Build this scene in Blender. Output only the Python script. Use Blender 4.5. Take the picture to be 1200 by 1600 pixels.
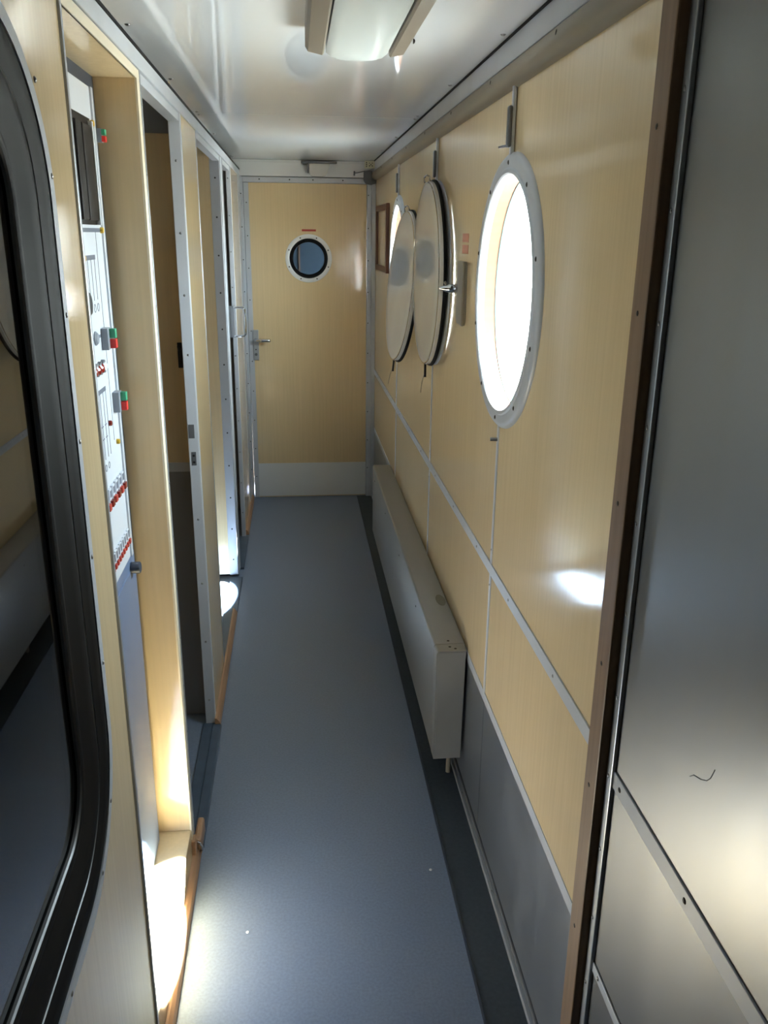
import bpy, bmesh, math, random
from mathutils import Matrix, Vector

# ------------------------------------------------------------------ scene, camera, world, sun, exposure
scene = bpy.context.scene
col = scene.collection
for o in list(bpy.data.objects):
    bpy.data.objects.remove(o)

EYE = 1.68
cam_data = bpy.data.cameras.new('camera')
cam = bpy.data.objects.new('camera', cam_data)
col.objects.link(cam)
scene.camera = cam
F_PX, PITCH, YAW, ROLL = 1310.64, 0.318389, 0.105070, 0.011359
cam_data.sensor_fit = 'VERTICAL'
cam_data.sensor_height = 36.0
cam_data.lens = 36.0 * F_PX / 1600.0
cam_data.clip_start = 0.02
_cy, _sy, _cp, _sp = math.cos(YAW), math.sin(YAW), math.cos(PITCH), math.sin(PITCH)
_F = Vector((_sy * _cp, _cy * _cp, -_sp))
_R = Vector((_cy, -_sy, 0))
_U = _R.cross(_F)
_R2 = math.cos(ROLL) * _R + math.sin(ROLL) * _U
_U2 = -math.sin(ROLL) * _R + math.cos(ROLL) * _U
_M = Matrix((_R2, _U2, -_F)).transposed().to_4x4()
_M.translation = Vector((0, 0, EYE))
cam.matrix_world = _M

world = bpy.data.worlds.new('sky')
scene.world = world
world.use_nodes = True
bg = world.node_tree.nodes['Background']
bg.inputs['Color'].default_value = (0.86, 0.92, 1.0, 1)
bg.inputs['Strength'].default_value = 6.0

sun_data = bpy.data.lights.new('sun_offscreen', 'SUN')
sun_data.energy = 55.0
sun_data.color = (1.0, 0.98, 0.98)
sun_data.angle = 0.012
sun = bpy.data.objects.new('sun_offscreen', sun_data)
col.objects.link(sun)
sun.rotation_euler = Vector((-1.0, -0.47, -1.58)).to_track_quat('-Z', 'Y').to_euler()
sun.location = (6, 6, 9)

def portal(loc, rot, sx, sy):
    d = bpy.data.lights.new('porthole_portal', 'AREA')
    d.shape = 'RECTANGLE'; d.size = sx; d.size_y = sy
    d.cycles.is_portal = True
    o = bpy.data.objects.new('porthole_portal', d)
    o.location = loc; o.rotation_euler = rot
    col.objects.link(o)

PORT_Y = (2.02, 3.08, 4.20)
PORT_Z = 1.547
for y in (PORT_Y[0], PORT_Y[2]):
    portal((0.575, y, PORT_Z), (0, math.radians(90), 0), 0.58, 0.58)

scene.view_settings.view_transform = 'Standard'
scene.view_settings.look = 'None'
scene.view_settings.gamma = 1.0
scene.view_settings.use_curve_mapping = False
scene.view_settings.exposure = 2.6
scene.cycles.use_denoising = True
scene.cycles.use_adaptive_sampling = False
scene.cycles.use_guiding = True
scene.cycles.use_light_tree = False
scene.cycles.max_bounces = 16
scene.cycles.diffuse_bounces = 10
scene.cycles.glossy_bounces = 6
scene.cycles.transparent_max_bounces = 16
scene.cycles.caustics_reflective = False
scene.cycles.caustics_refractive = False
scene.cycles.sample_clamp_indirect = 6.0

# ------------------------------------------------------------------ materials
def srgb(r, g, b):
    f = lambda c: (c / 255) / 12.92 if c <= 10 else (((c / 255) + 0.055) / 1.055) ** 2.4
    return (f(r), f(g), f(b), 1)

def mat(name, rgb, rough=0.5, metal=0.0, vary=0.0, vscale=(6, 6, 6), rvary=0.0, bump=0.0, bscale=(30, 30, 30),
        coat=0.0, spec=0.5, ior=None, rgb2=None, detail=3.0, emit=None, aniso=0.0):
    m = bpy.data.materials.new(name)
    m.use_nodes = True
    nt = m.node_tree
    b = nt.nodes['Principled BSDF']
    b.inputs['Base Color'].default_value = srgb(*rgb)
    b.inputs['Roughness'].default_value = rough
    b.inputs['Metallic'].default_value = metal
    b.inputs['Specular IOR Level'].default_value = spec
    b.inputs['Anisotropic'].default_value = aniso
    if ior: b.inputs['IOR'].default_value = ior
    if coat:
        b.inputs['Coat Weight'].default_value = coat
        b.inputs['Coat Roughness'].default_value = 0.06
    tc = nt.nodes.new('ShaderNodeTexCoord')
    def noise(sc, det):
        mp = nt.nodes.new('ShaderNodeMapping')
        mp.inputs['Scale'].default_value = sc
        nt.links.new(tc.outputs['Object'], mp.inputs['Vector'])
        n = nt.nodes.new('ShaderNodeTexNoise')
        n.inputs['Scale'].default_value = 1.0
        n.inputs['Detail'].default_value = det
        nt.links.new(mp.outputs['Vector'], n.inputs['Vector'])
        return n
    if vary or rgb2 or rvary:
        n = noise(vscale, detail)
        if vary or rgb2:
            r = nt.nodes.new('ShaderNodeValToRGB')
            c = srgb(*rgb)
            if rgb2:
                lo, hi = srgb(*rgb2), c
            else:
                lo = tuple(x * (1 - vary) for x in c[:3]) + (1,)
                hi = tuple(min(1, x * (1 + vary)) for x in c[:3]) + (1,)
            r.color_ramp.elements[0].color = lo
            r.color_ramp.elements[1].color = hi
            r.color_ramp.elements[0].position = 0.3
            r.color_ramp.elements[1].position = 0.7
            nt.links.new(n.outputs['Fac'], r.inputs['Fac'])
            nt.links.new(r.outputs['Color'], b.inputs['Base Color'])
        if rvary:
            mr = nt.nodes.new('ShaderNodeMapRange')
            mr.inputs['From Min'].default_value = 0.3
            mr.inputs['From Max'].default_value = 0.7
            mr.inputs['To Min'].default_value = max(0.02, rough - rvary)
            mr.inputs['To Max'].default_value = rough + rvary
            nt.links.new(n.outputs['Fac'], mr.inputs['Value'])
            nt.links.new(mr.outputs['Result'], b.inputs['Roughness'])
    if bump:
        n2 = noise(bscale, 2.0)
        bp = nt.nodes.new('ShaderNodeBump')
        bp.inputs['Strength'].default_value = bump
        bp.inputs['Distance'].default_value = 0.01
        nt.links.new(n2.outputs['Fac'], bp.inputs['Height'])
        nt.links.new(bp.outputs['Normal'], b.inputs['Normal'])
    if emit:
        b.inputs['Emission Color'].default_value = srgb(*rgb)
        b.inputs['Emission Strength'].default_value = emit
    return m

def glass(name, tint, ior=1.5, rough=0.0):
    m = bpy.data.materials.new(name)
    m.use_nodes = True
    nt = m.node_tree
    nt.nodes.remove(nt.nodes['Principled BSDF'])
    out = nt.nodes['Material Output']
    t = nt.nodes.new('ShaderNodeBsdfTransparent'); t.inputs['Color'].default_value = tint
    g = nt.nodes.new('ShaderNodeBsdfGlossy'); g.inputs['Roughness'].default_value = rough
    # Schlick reflectance that is the same from both faces of the pane
    lw = nt.nodes.new('ShaderNodeLayerWeight'); lw.inputs['Blend'].default_value = 0.5
    pw_ = nt.nodes.new('ShaderNodeMath'); pw_.operation = 'POWER'; pw_.inputs[1].default_value = 5.0
    fr = nt.nodes.new('ShaderNodeMapRange')
    f0 = ((ior - 1) / (ior + 1)) ** 2
    fr.inputs['To Min'].default_value = f0; fr.inputs['To Max'].default_value = 1.0
    nt.links.new(lw.outputs['Facing'], pw_.inputs[0])
    nt.links.new(pw_.outputs[0], fr.inputs['Value'])
    mx = nt.nodes.new('ShaderNodeMixShader')
    nt.links.new(fr.outputs['Result'], mx.inputs['Fac'])
    nt.links.new(t.outputs['BSDF'], mx.inputs[1])
    nt.links.new(g.outputs['BSDF'], mx.inputs[2])
    nt.links.new(mx.outputs['Shader'], out.inputs['Surface'])
    return m

M = dict(
    laminate=mat('maple_laminate', (215, 193, 155), 0.10, vary=0.04, vscale=(90, 90, 2.2), rvary=0.02, bump=0.004, bscale=(2.5, 2.5, 1.2), detail=5),
    white_board=mat('pale_board', (226, 214, 190), 0.35, vary=0.03, vscale=(60, 6, 60)),
    ceiling=mat('gloss_white_enamel', (214, 219, 226), 0.02, bump=0.003, bscale=(7.0, 0.8, 3.0), ior=1.6),
    white=mat('white_enamel', (218, 220, 222), 0.18, vary=0.02, vscale=(4, 4, 4)),
    floor=mat('blue_grey_linoleum', (112, 124, 144), 0.36, vary=0.10, vscale=(140, 140, 140), rvary=0.05, bump=0.02, bscale=(60, 60, 60)),
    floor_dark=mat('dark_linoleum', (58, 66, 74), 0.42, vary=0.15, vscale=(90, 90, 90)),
    threshold=mat('worn_blue_threshold', (66, 80, 98), 0.4, vary=0.12, vscale=(20, 20, 20)),
    alu=mat('aluminium', (176, 180, 186), 0.38, metal=0.75, vary=0.04, vscale=(30, 30, 4)),
    alu_paint=mat('grey_painted_metal', (186, 190, 198), 0.40, metal=0.1, vary=0.05, vscale=(7, 7, 3)),
    alu_dark=mat('dull_metal', (108, 110, 114), 0.42, metal=0.5, vary=0.06, vscale=(10, 10, 4)),
    steel=mat('brushed_stainless', (140, 141, 142), 0.40, metal=1.0, vary=0.05, vscale=(9, 9, 0.8), rvary=0.03, bump=0.05, bscale=(1.6, 2.2, 0.8), aniso=0.3),
    kick=mat('grey_kick_plate', (146, 150, 156), 0.36, metal=0.8, vary=0.07, vscale=(6, 8, 2), rvary=0.05),
    radiator=mat('dull_silver_sheet', (150, 149, 146), 0.42, metal=0.55, vary=0.07, vscale=(5, 3, 5), rvary=0.06),
    disc=mat('cream_enamel', (204, 201, 196), 0.07, vary=0.03, vscale=(5, 5, 5), bump=0.006, bscale=(5, 5, 5), ior=1.55),
    chrome=mat('chrome', (200, 202, 205), 0.12, metal=1.0),
    steel_screw=mat('screw_steel', (150, 150, 152), 0.3, metal=1.0),
    dark_screw=mat('dark_screw', (52, 46, 42), 0.5, metal=0.6),
    rubber=mat('black_rubber', (12, 12, 14), 0.6, spec=0.15),
    black=mat('black_plastic', (20, 20, 24), 0.5),
    mould=mat('taupe_moulding', (130, 122, 109), 0.4, vary=0.06, vscale=(20, 3, 20)),
    wood=mat('brown_wood', (126, 100, 76), 0.5, vary=0.16, vscale=(70, 70, 3), bump=0.05, bscale=(60, 60, 4)),
    wood_strip=mat('varnished_wood', (162, 126, 97), 0.4, vary=0.14, vscale=(60, 5, 60)),
    wood_reveal=mat('reveal_wood', (118, 78, 58), 0.5, vary=0.12, vscale=(6, 60, 60)),
    wood_dark=mat('dark_frame_wood', (92, 56, 42), 0.4, vary=0.15, vscale=(40, 40, 6)),
    panel_white=mat('switchboard_white', (204, 210, 220), 0.3, vary=0.02, vscale=(6, 6, 6)),
    panel_blue=mat('switchboard_blue_grey', (100, 118, 150), 0.38, vary=0.06, vscale=(5, 5, 3)),
    panel_edge=mat('dark_blue_grey', (52, 60, 74), 0.45),
    ink=mat('printed_grey', (96, 102, 116), 0.5),
    red=mat('red_plastic', (206, 44, 38), 0.35),
    dark_red=mat('dark_red_lens', (120, 34, 28), 0.15),
    green=mat('green_plastic', (52, 150, 112), 0.35),
    yellow=mat('yellow_plastic', (196, 160, 40), 0.4),
    grey_plastic=mat('grey_plastic', (128, 134, 144), 0.4),
    brown_box=mat('dark_brown_bakelite', (24, 19, 16), 0.55, spec=0.25),
    faded_red=mat('faded_red_print', (190, 120, 92), 0.4, vary=0.10, vscale=(60, 60, 60)),
    red_print=mat('red_print', (166, 52, 40), 0.4),
    cream=mat('cream_plate', (206, 198, 168), 0.4),
    diffuser=mat('grey_white_diffuser', (206, 214, 216), 0.2, vary=0.02, vscale=(8, 2, 8)),
    fixture=mat('taupe_fixture', (126, 117, 105), 0.4, metal=0.2),
    dirt=mat('dark_smudge', (116, 114, 104), 0.7),
    speck=mat('white_speck', (225, 228, 230), 0.6),
    room_grey=mat('compartment_grey', (130, 131, 134), 0.5),
    room_light=mat('vestibule_grey', (84, 98, 108), 0.4, vary=0.05, vscale=(5, 5, 5)),
    ground=mat('pale_gravel', (120, 118, 114), 0.9, vary=0.15, vscale=(3, 3, 3)),
    teal=mat('green_glass_edge', (84, 128, 120), 0.2),
)
M['glass'] = glass('clear_window_glass', (0.93, 0.98, 0.96, 1))
M['glass_dark'] = glass('compartment_glass', (0.5, 0.53, 0.55, 1), ior=3.4)
M['glass_blue'] = glass('door_glass', (0.40, 0.47, 0.52, 1), ior=1.5)

# ------------------------------------------------------------------ mesh helpers
def new():
    return bmesh.new()

def bx(bm, x0, x1, y0, y1, z0, z1, bevel=0.0):
    vs = [bm.verts.new((x, y, z)) for x in (x0, x1) for y in (y0, y1) for z in (z0, z1)]
    fs = [(0, 1, 3, 2), (4, 6, 7, 5), (0, 4, 5, 1), (2, 3, 7, 6), (0, 2, 6, 4), (1, 5, 7, 3)]
    nf = [bm.faces.new([vs[i] for i in f]) for f in fs]
    if bevel:
        es = list({e for f in nf for e in f.edges})
        bmesh.ops.bevel(bm, geom=es, offset=bevel, segments=2, affect='EDGES', profile=0.5)
    return bm

def box(*a, bevel=0.0):
    return bx(new(), *a, bevel=bevel)

def prism(bm, pts, a0, a1, axis='x'):
    """outline in the plane square to the axis: x -> (y, z), y -> (x, z), z -> (x, y)"""
    def P(a, p):
        return {'x': (a, p[0], p[1]), 'y': (p[0], a, p[1]), 'z': (p[0], p[1], a)}[axis]
    va = [bm.verts.new(P(a0, p)) for p in pts]
    vb = [bm.verts.new(P(a1, p)) for p in pts]
    n = len(pts)
    bm.faces.new(va)
    bm.faces.new(vb[::-1])
    for i in range(n):
        bm.faces.new((va[i], vb[i], vb[(i + 1) % n], va[(i + 1) % n]))
    return bm

def lathe(bm, prof, c, axis='x', n=64, closed=True):
    """prof: (radius, along) pairs turned about the axis through c"""
    rings = []
    for i in range(n):
        a = 2 * math.pi * i / n
        ca, sa = math.cos(a), math.sin(a)
        ring = []
        for r, h in prof:
            if axis == 'x': p = (c[0] + h, c[1] + r * ca, c[2] + r * sa)
            elif axis == 'y': p = (c[0] + r * ca, c[1] + h, c[2] + r * sa)
            else: p = (c[0] + r * ca, c[1] + r * sa, c[2] + h)
            ring.append(bm.verts.new(p))
        rings.append(ring)
    m = len(prof)
    for i in range(n):
        A, B = rings[i], rings[(i + 1) % n]
        for j in range(m if closed else m - 1):
            k = (j + 1) % m
            bm.faces.new((A[j], A[k], B[k], B[j]))
    bmesh.ops.remove_doubles(bm, verts=bm.verts, dist=1e-6)
    return bm

def cyl(bm, c, r, h0, h1, axis='x', n=24, round_=0.0):
    prof = [(0, h0)]
    if round_:
        prof += [(r, h0), (r, h1 - round_), (r - round_ * 0.3, h1 - round_ * 0.3), (r - round_, h1), (0, h1)]
    else:
        prof += [(r, h0), (r, h1), (0, h1)]
    return lathe(bm, prof, c, axis, n, closed=False)

def tube(bm, pts, r, n=10):
    pts = [Vector(p) for p in pts]
    rings = []
    up = Vector((0.13, 0.31, 0.94))
    for i, p in enumerate(pts):
        d = (pts[min(i + 1, len(pts) - 1)] - pts[max(i - 1, 0)]).normalized()
        u = d.cross(up)
        if u.length < 1e-3: u = d.cross(Vector((1, 0, 0)))
        u.normalize(); v = d.cross(u)
        rings.append([bm.verts.new(p + r * (math.cos(2 * math.pi * k / n) * u + math.sin(2 * math.pi * k / n) * v)) for k in range(n)])
    for A, B in zip(rings, rings[1:]):
        for k in range(n):
            bm.faces.new((A[k], A[(k + 1) % n], B[(k + 1) % n], B[k]))
    bm.faces.new(rings[0][::-1]); bm.faces.new(rings[-1])
    return bm

def arc(cx, cy, r, a0, a1, n=14):
    return [(cx + r * math.cos(math.radians(a0 + (a1 - a0) * i / n)), cy + r * math.sin(math.radians(a0 + (a1 - a0) * i / n))) for i in range(n + 1)]

def rrect(y0, y1, z0, z1, r, n=14):
    return (arc(y1 - r, z0 + r, r, -90, 0, n) + arc(y1 - r, z1 - r, r, 0, 90, n)
            + arc(y0 + r, z1 - r, r, 90, 180, n) + arc(y0 + r, z0 + r, r, 180, 270, n))

def frame_loop(bm, outer, inner, x0, x1):
    """closed ring between two outlines with the same number of points, along x"""
    n = len(outer)
    V = [[bm.verts.new((x, p[0], p[1])) for p in o] for o, x in ((outer, x0), (outer, x1), (inner, x1), (inner, x0))]
    for a in range(4):
        A, B = V[a], V[(a + 1) % 4]
        for i in range(n):
            j = (i + 1) % n
            bm.faces.new((A[i], A[j], B[j], B[i]))
    return bm

def tag(o, label=None, cat=None, group=None, kind=None):
    if label: o['label'] = label
    if cat: o['category'] = cat
    if group: o['group'] = group
    if kind: o['kind'] = kind
    return o

def wloc(o):
    v = Vector((0, 0, 0))
    while o is not None:
        v = v + o.location; o = o.parent
    return v

def obj(name, bm, material, parent=None, smooth=False, at=None):
    bmesh.ops.recalc_face_normals(bm, faces=bm.faces)
    me = bpy.data.meshes.new(name)
    bm.to_mesh(me); bm.free()
    me.materials.append(M[material])
    o = bpy.data.objects.new(name, me)
    col.objects.link(o)
    base = wloc(parent)
    if parent is not None:
        o.parent = parent
    if at is not None:
        o.location = Vector(at) - base
        base = Vector(at)
    me.transform(Matrix.Translation(-base))
    if smooth:
        for p in me.polygons: p.use_smooth = True
        try:
            me.set_sharp_from_angle(angle=math.radians(35))
        except Exception:
            pass
    return o

def thing(name, label, cat, loc, group=None, kind=None):
    o = bpy.data.objects.new(name, None)
    o.empty_display_size = 0.05
    o.location = loc
    col.objects.link(o)
    return tag(o, label, cat, group, kind)

_screw_cache = {}
def screw(parent, loc, axis, r=0.0045, h=0.003, material='steel_screw', name='screw'):
    """small domed screw head standing proud along the signed axis; shares one mesh per kind"""
    key = (axis, r, h, material)
    if key not in _screw_cache:
        b = new()
        prof = [(0, h), (r * 0.6, h * 0.8), (r, h * 0.15), (r, -0.001), (0, -0.001)]
        if axis[0] == '-':
            prof = [(q, -a) for q, a in prof]
        lathe(b, prof, (0, 0, 0), axis[1], 8, closed=False)
        bmesh.ops.recalc_face_normals(b, faces=b.faces)
        me = bpy.data.meshes.new(name)
        b.to_mesh(me); b.free()
        me.materials.append(M[material])
        for p in me.polygons: p.use_smooth = True
        _screw_cache[key] = me
    o = bpy.data.objects.new(name, _screw_cache[key])
    col.objects.link(o)
    o.parent = parent
    o.location = Vector(loc) - wloc(parent)
    return o

# ------------------------------------------------------------------ key dimensions (metres)
XR, XL = 0.50, -0.32          # corridor faces of the two side walls
YE = 5.43                     # face of the end wall
ZC = 2.10                     # ceiling
YB = -1.0                     # wall behind the camera
HOLE = 0.285

def bite(y0, y1, z0, z1, left=None, right=None, r=HOLE):
    """rectangle (y, z) with half-round bites at a porthole on its y0 and / or y1 side"""
    pts = [(y0, z0), (y1, z0)]
    if right is not None:
        d = math.degrees(math.asin(min(1, abs(right - y1) / r)))
        pts += arc(right, PORT_Z, r, 270 - d, 90 + d, 28)
    pts += [(y1, z1), (y0, z1)]
    if left is not None:
        d = math.degrees(math.asin(min(1, abs(y0 - left) / r)))
        pts += arc(left, PORT_Z, r, 90 - d, -90 + d, 28)
    return pts

# ================================================================== FLOOR
b = box(-1.95, 0.56, YB - 0.1, 6.75, -0.08, -0.004)
floor = tag(obj('floor', b, 'floor'), 'blue-grey linoleum floor of the narrow corridor', 'floor', kind='structure')
obj('linoleum_sheet', box(-0.300, 0.386, YB, YE, -0.005, 0.0), 'floor', floor)
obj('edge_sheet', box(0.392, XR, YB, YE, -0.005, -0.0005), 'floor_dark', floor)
obj('joint_bead', box(0.386, 0.3925, YB, YE, -0.005, 0.002, bevel=0.001), 'panel_edge', floor)
obj('threshold', box(-0.362, -0.301, 2.03, 2.68, -0.005, 0.006, bevel=0.002), 'threshold', floor)
obj('threshold', box(-0.328, -0.296, 2.03, 2.664, -0.005, 0.011, bevel=0.003), 'threshold', floor)
obj('threshold', box(-0.362, -0.301, 3.10, 4.05, -0.005, 0.004, bevel=0.001), 'threshold', floor)
obj('threshold', box(-0.362, -0.301, 4.17, 4.66, -0.005, 0.006, bevel=0.002), 'threshold', floor)
for i, (x, y) in enumerate(((-0.155, 1.709), (0.341, 1.886))):
    s = new(); cyl(s, (x, y, 0), 0.0042, 0.0, 0.0018, 'z', 10, round_=0.001)
    tag(obj('paper_speck', s, 'speck', at=(x, y, 0)),
        ('tiny white scrap on the floor towards the doorways', 'tiny white scrap on the floor beside the joint bead')[i], 'scrap', 'white scraps on the floor')

# ================================================================== RIGHT WALL
b = new()
edges = [YB - 0.05] + list(PORT_Y) + [6.0, 6.75]
for i in range(len(edges) - 1):
    y0, y1 = edges[i], edges[i + 1]
    prism(b, bite(y0, y1, -0.08, 2.12, y0 if i > 0 else None, y1 if i < len(edges) - 2 else None), 0.506, 0.552)
wall_r = tag(obj('wall_right', b, 'alu_paint'), 'outer corridor wall of wood-look panels with round portholes', 'wall', kind='structure')

SEG = [1.19] + list(PORT_Y) + [YE]
G = 0.0015
for i in range(4):
    y0, y1 = SEG[i] + G, SEG[i + 1] - G
    l = SEG[i] if i > 0 else None
    r = SEG[i + 1] if i < 3 else None
    obj('laminate_panel', prism(new(), bite(y0, y1, 0.846, 2.09, l, r), XR, 0.506), 'laminate', wall_r)
    obj('laminate_panel', prism(new(), [(y0, 0.478), (y1, 0.478), (y1, 0.844), (y0, 0.844)], XR, 0.506), 'laminate', wall_r)
# horizontal aluminium dado strip with screws
st = obj('dado_strip', box(0.4965, 0.5005, 1.19, YE, 0.830, 0.861, bevel=0.001), 'alu_paint', wall_r)
for k in range(11):
    screw(st, (0.4965, 1.45 + k * 0.37, 0.8455), '-x', 0.004, 0.002)
st = obj('dado_strip', box(0.4965, 0.5005, YB, 1.118, 0.830, 0.861, bevel=0.001), 'alu_paint', wall_r)
for k in range(7):
    screw(st, (0.4965, 1.085 - k * 0.235, 0.8455), '-x', 0.0048, 0.002, 'dark_screw')
# vertical joint strips under the portholes
for y in PORT_Y:
    v = obj('joint_strip', box(0.4972, 0.5005, y - 0.008, y + 0.008, 0.861, PORT_Z - 0.305, bevel=0.001), 'alu_paint', wall_r)
    screw(v, (0.4972, y, 0.90), '-x', 0.003, 0.002)
    v = obj('joint_strip', box(0.4972, 0.5005, y - 0.008, y + 0.008, 0.478, 0.830, bevel=0.001), 'alu_paint', wall_r)
    screw(v, (0.4972, y, 0.80), '-x', 0.003, 0.002)
# kick plate, capping strip, base channel
for i in range(4):
    y0, y1 = SEG[i] + G, SEG[i + 1] - G
    obj('kick_plate', box(XR, 0.506, y0, y1, 0.028, 0.4765), 'kick', wall_r)
obj('capping_strip', box(0.4985, 0.5005, 1.19, YE, 0.448, 0.4772), 'alu_paint', wall_r)
ch = tag(obj('baseboard_right', box(0.484, 0.5065, 1.13, YE, 0.0, 0.012, bevel=0.003), 'alu', at=(0.495, 3.2, 0)), 'grey metal base channel along the foot of the porthole wall', 'baseboard', kind='structure')
obj('base_bead', box(0.493, 0.5065, 1.13, YE, 0.012, 0.024, bevel=0.004), 'alu_dark', ch)
for k in range(5):
    screw(ch, (0.489, 1.36 + 0.42 * k, 0.012), '+z', 0.0035, 0.002)
# stainless panels beside the camera
obj('steel_panel', box(XR, 0.506, YB, 1.118, 0.8635, 2.09), 'steel', wall_r)
obj('steel_panel', box(XR, 0.506, YB, 1.118, 0.470, 0.8275), 'steel', wall_r)
obj('steel_panel', box(XR, 0.506, YB, 1.118, 0.004, 0.4665), 'steel', wall_r)
st = obj('cover_strip', box(0.4968, 0.5005, YB, 1.112, 0.4475, 0.468, bevel=0.001), 'alu_paint', wall_r)
for k in range(7):
    screw(st, (0.4968, 1.085 - k * 0.235, 0.458), '-x', 0.0045, 0.002)
st = obj('edge_angle', box(0.4925, 0.5005, 1.112, 1.134, 0.0, 2.06, bevel=0.002), 'alu', wall_r)
for k in range(14):
    screw(st, (0.4925, 1.124, 0.12 + 0.145 * k), '-x', 0.0038, 0.002)
sc_ = new()   # a scratch curl and a dent on the steel sheet
tube(sc_, [(0.4996, 0.8872, 1.0129), (0.4996, 0.8783, 1.0212), (0.4996, 0.8602, 1.0275), (0.4996, 0.8467, 1.0354), (0.4996, 0.839, 1.0446), (0.4996, 0.8321, 1.0616)], 0.0006, 6)
obj('scratch', sc_, 'panel_edge', wall_r)
# faded red print marks
for z0, z1 in ((1.664, 1.688), (1.632, 1.656)):
    obj('faded_print', box(0.4992, 0.5001, 2.500, 2.590, z0, z1), 'faded_red', wall_r)

# wooden post between laminate and steel
post = tag(obj('trim_1', box(0.477, XR, 1.134, 1.187, 0.0, 2.03, bevel=0.003), 'wood', at=(0.488, 1.16, 0)),
           'dark brown wooden batten standing between laminate and steel panels', 'trim', kind='structure')
for z in (0.13, 0.50, 0.80, 1.03, 1.30, 1.58, 1.82):
    screw(post, (0.477, 1.163, z), '-x', 0.0042, 0.001, 'dark_screw')

# top moulding with screws, metal angle and gasket
bm_ = new()
prof = [(0.5005, 1.995), (0.489, 1.998), (0.477, 2.008), (0.472, 2.022), (0.474, 2.036), (0.483, 2.044), (0.5005, 2.046)]
prism(bm_, prof, YB, YE - 0.02, 'y')
mould = tag(obj('trim_2', bm_, 'mould', smooth=True), 'taupe rounded moulding along the top of the laminate wall', 'trim', kind='structure')
for k in range(9):
    screw(mould, (0.4735, 1.12 + 0.53 * k, 2.027), '-x', 0.006, 0.002, 'dark_screw')
obj('metal_angle', box(0.484, 0.5005, YB, YE, 2.046, 2.0975, bevel=0.002), 'alu_paint', mould)
obj('black_edge', box(0.480, 0.5005, YB, YE, 2.0955, 2.101), 'rubber', mould)

# ---- portholes
for i, y in enumerate(PORT_Y):
    w = thing('window_%d' % (i + 1),
              ('open round porthole with metal ring above the end of the radiator casing',
               'round porthole behind the cream cover held by the latch',
               'round porthole beside the small dark wooden frame')[i], 'window', (0.50, y, PORT_Z), kind='structure')
    rg = new()
    lathe(rg, [(0.316, 0.0005), (0.315, -0.004), (0.308, -0.0105), (0.300, -0.012), (0.283, -0.011), (0.279, -0.014), (0.272, -0.014),
               (0.2685, -0.011), (0.2685, 0.006), (0.284, 0.006), (0.284, 0.0005)], (0.50, y, PORT_Z), 'x', 96)
    ring = obj('ring', rg, 'alu_paint', w, smooth=True)
    for k in range(10):
        a = math.radians(18 + 36 * k)
        screw(ring, (0.4882, y + 0.294 * math.cos(a), PORT_Z + 0.294 * math.sin(a)), '-x', 0.0055, 0.002, 'dark_screw')
    rv = new()
    lathe(rv, [(0.284, 0.006), (0.2685, 0.006), (0.2685, 0.036), (0.284, 0.036)], (0.50, y, PORT_Z), 'x', 96)
    obj('reveal', rv, 'wood_reveal', w, smooth=True)
    ge = new()
    lathe(ge, [(0.284, 0.036), (0.266, 0.036), (0.266, 0.052), (0.284, 0.052)], (0.50, y, PORT_Z), 'x', 96)
    obj('glazing_seal', ge, 'teal', w, smooth=True)
    gl = new()
    cyl(gl, (0.50, y, PORT_Z), 0.2665, 0.041, 0.044, 'x', 64)
    obj('pane', gl, 'glass', w)
    # hanger rod and sliding bolt above the ring
    rd = obj('hanger_rod', box(0.490, 0.4985, y - 0.007, y + 0.007, PORT_Z + 0.310, 2.0, bevel=0.002), 'alu_paint', w)
    bo = obj('bolt', box(0.481, 0.491, y - 0.010, y + 0.010, 1.872, 1.958, bevel=0.004), 'alu_dark', w)
    if i == 0:
        pn = new(); tube(pn, [(0.486, y - 0.004, 1.876), (0.474, y + 0.006, 1.874), (0.466, y + 0.010, 1.872)], 0.003, 8)
        obj('bolt_pin', pn, 'alu_dark', bo)
        pn = new(); tube(pn, [(0.4975, y, 1.196), (0.480, y + 0.004, 1.196)], 0.0045, 10)
        obj('stay_pin', pn, 'steel_screw', w)

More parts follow.
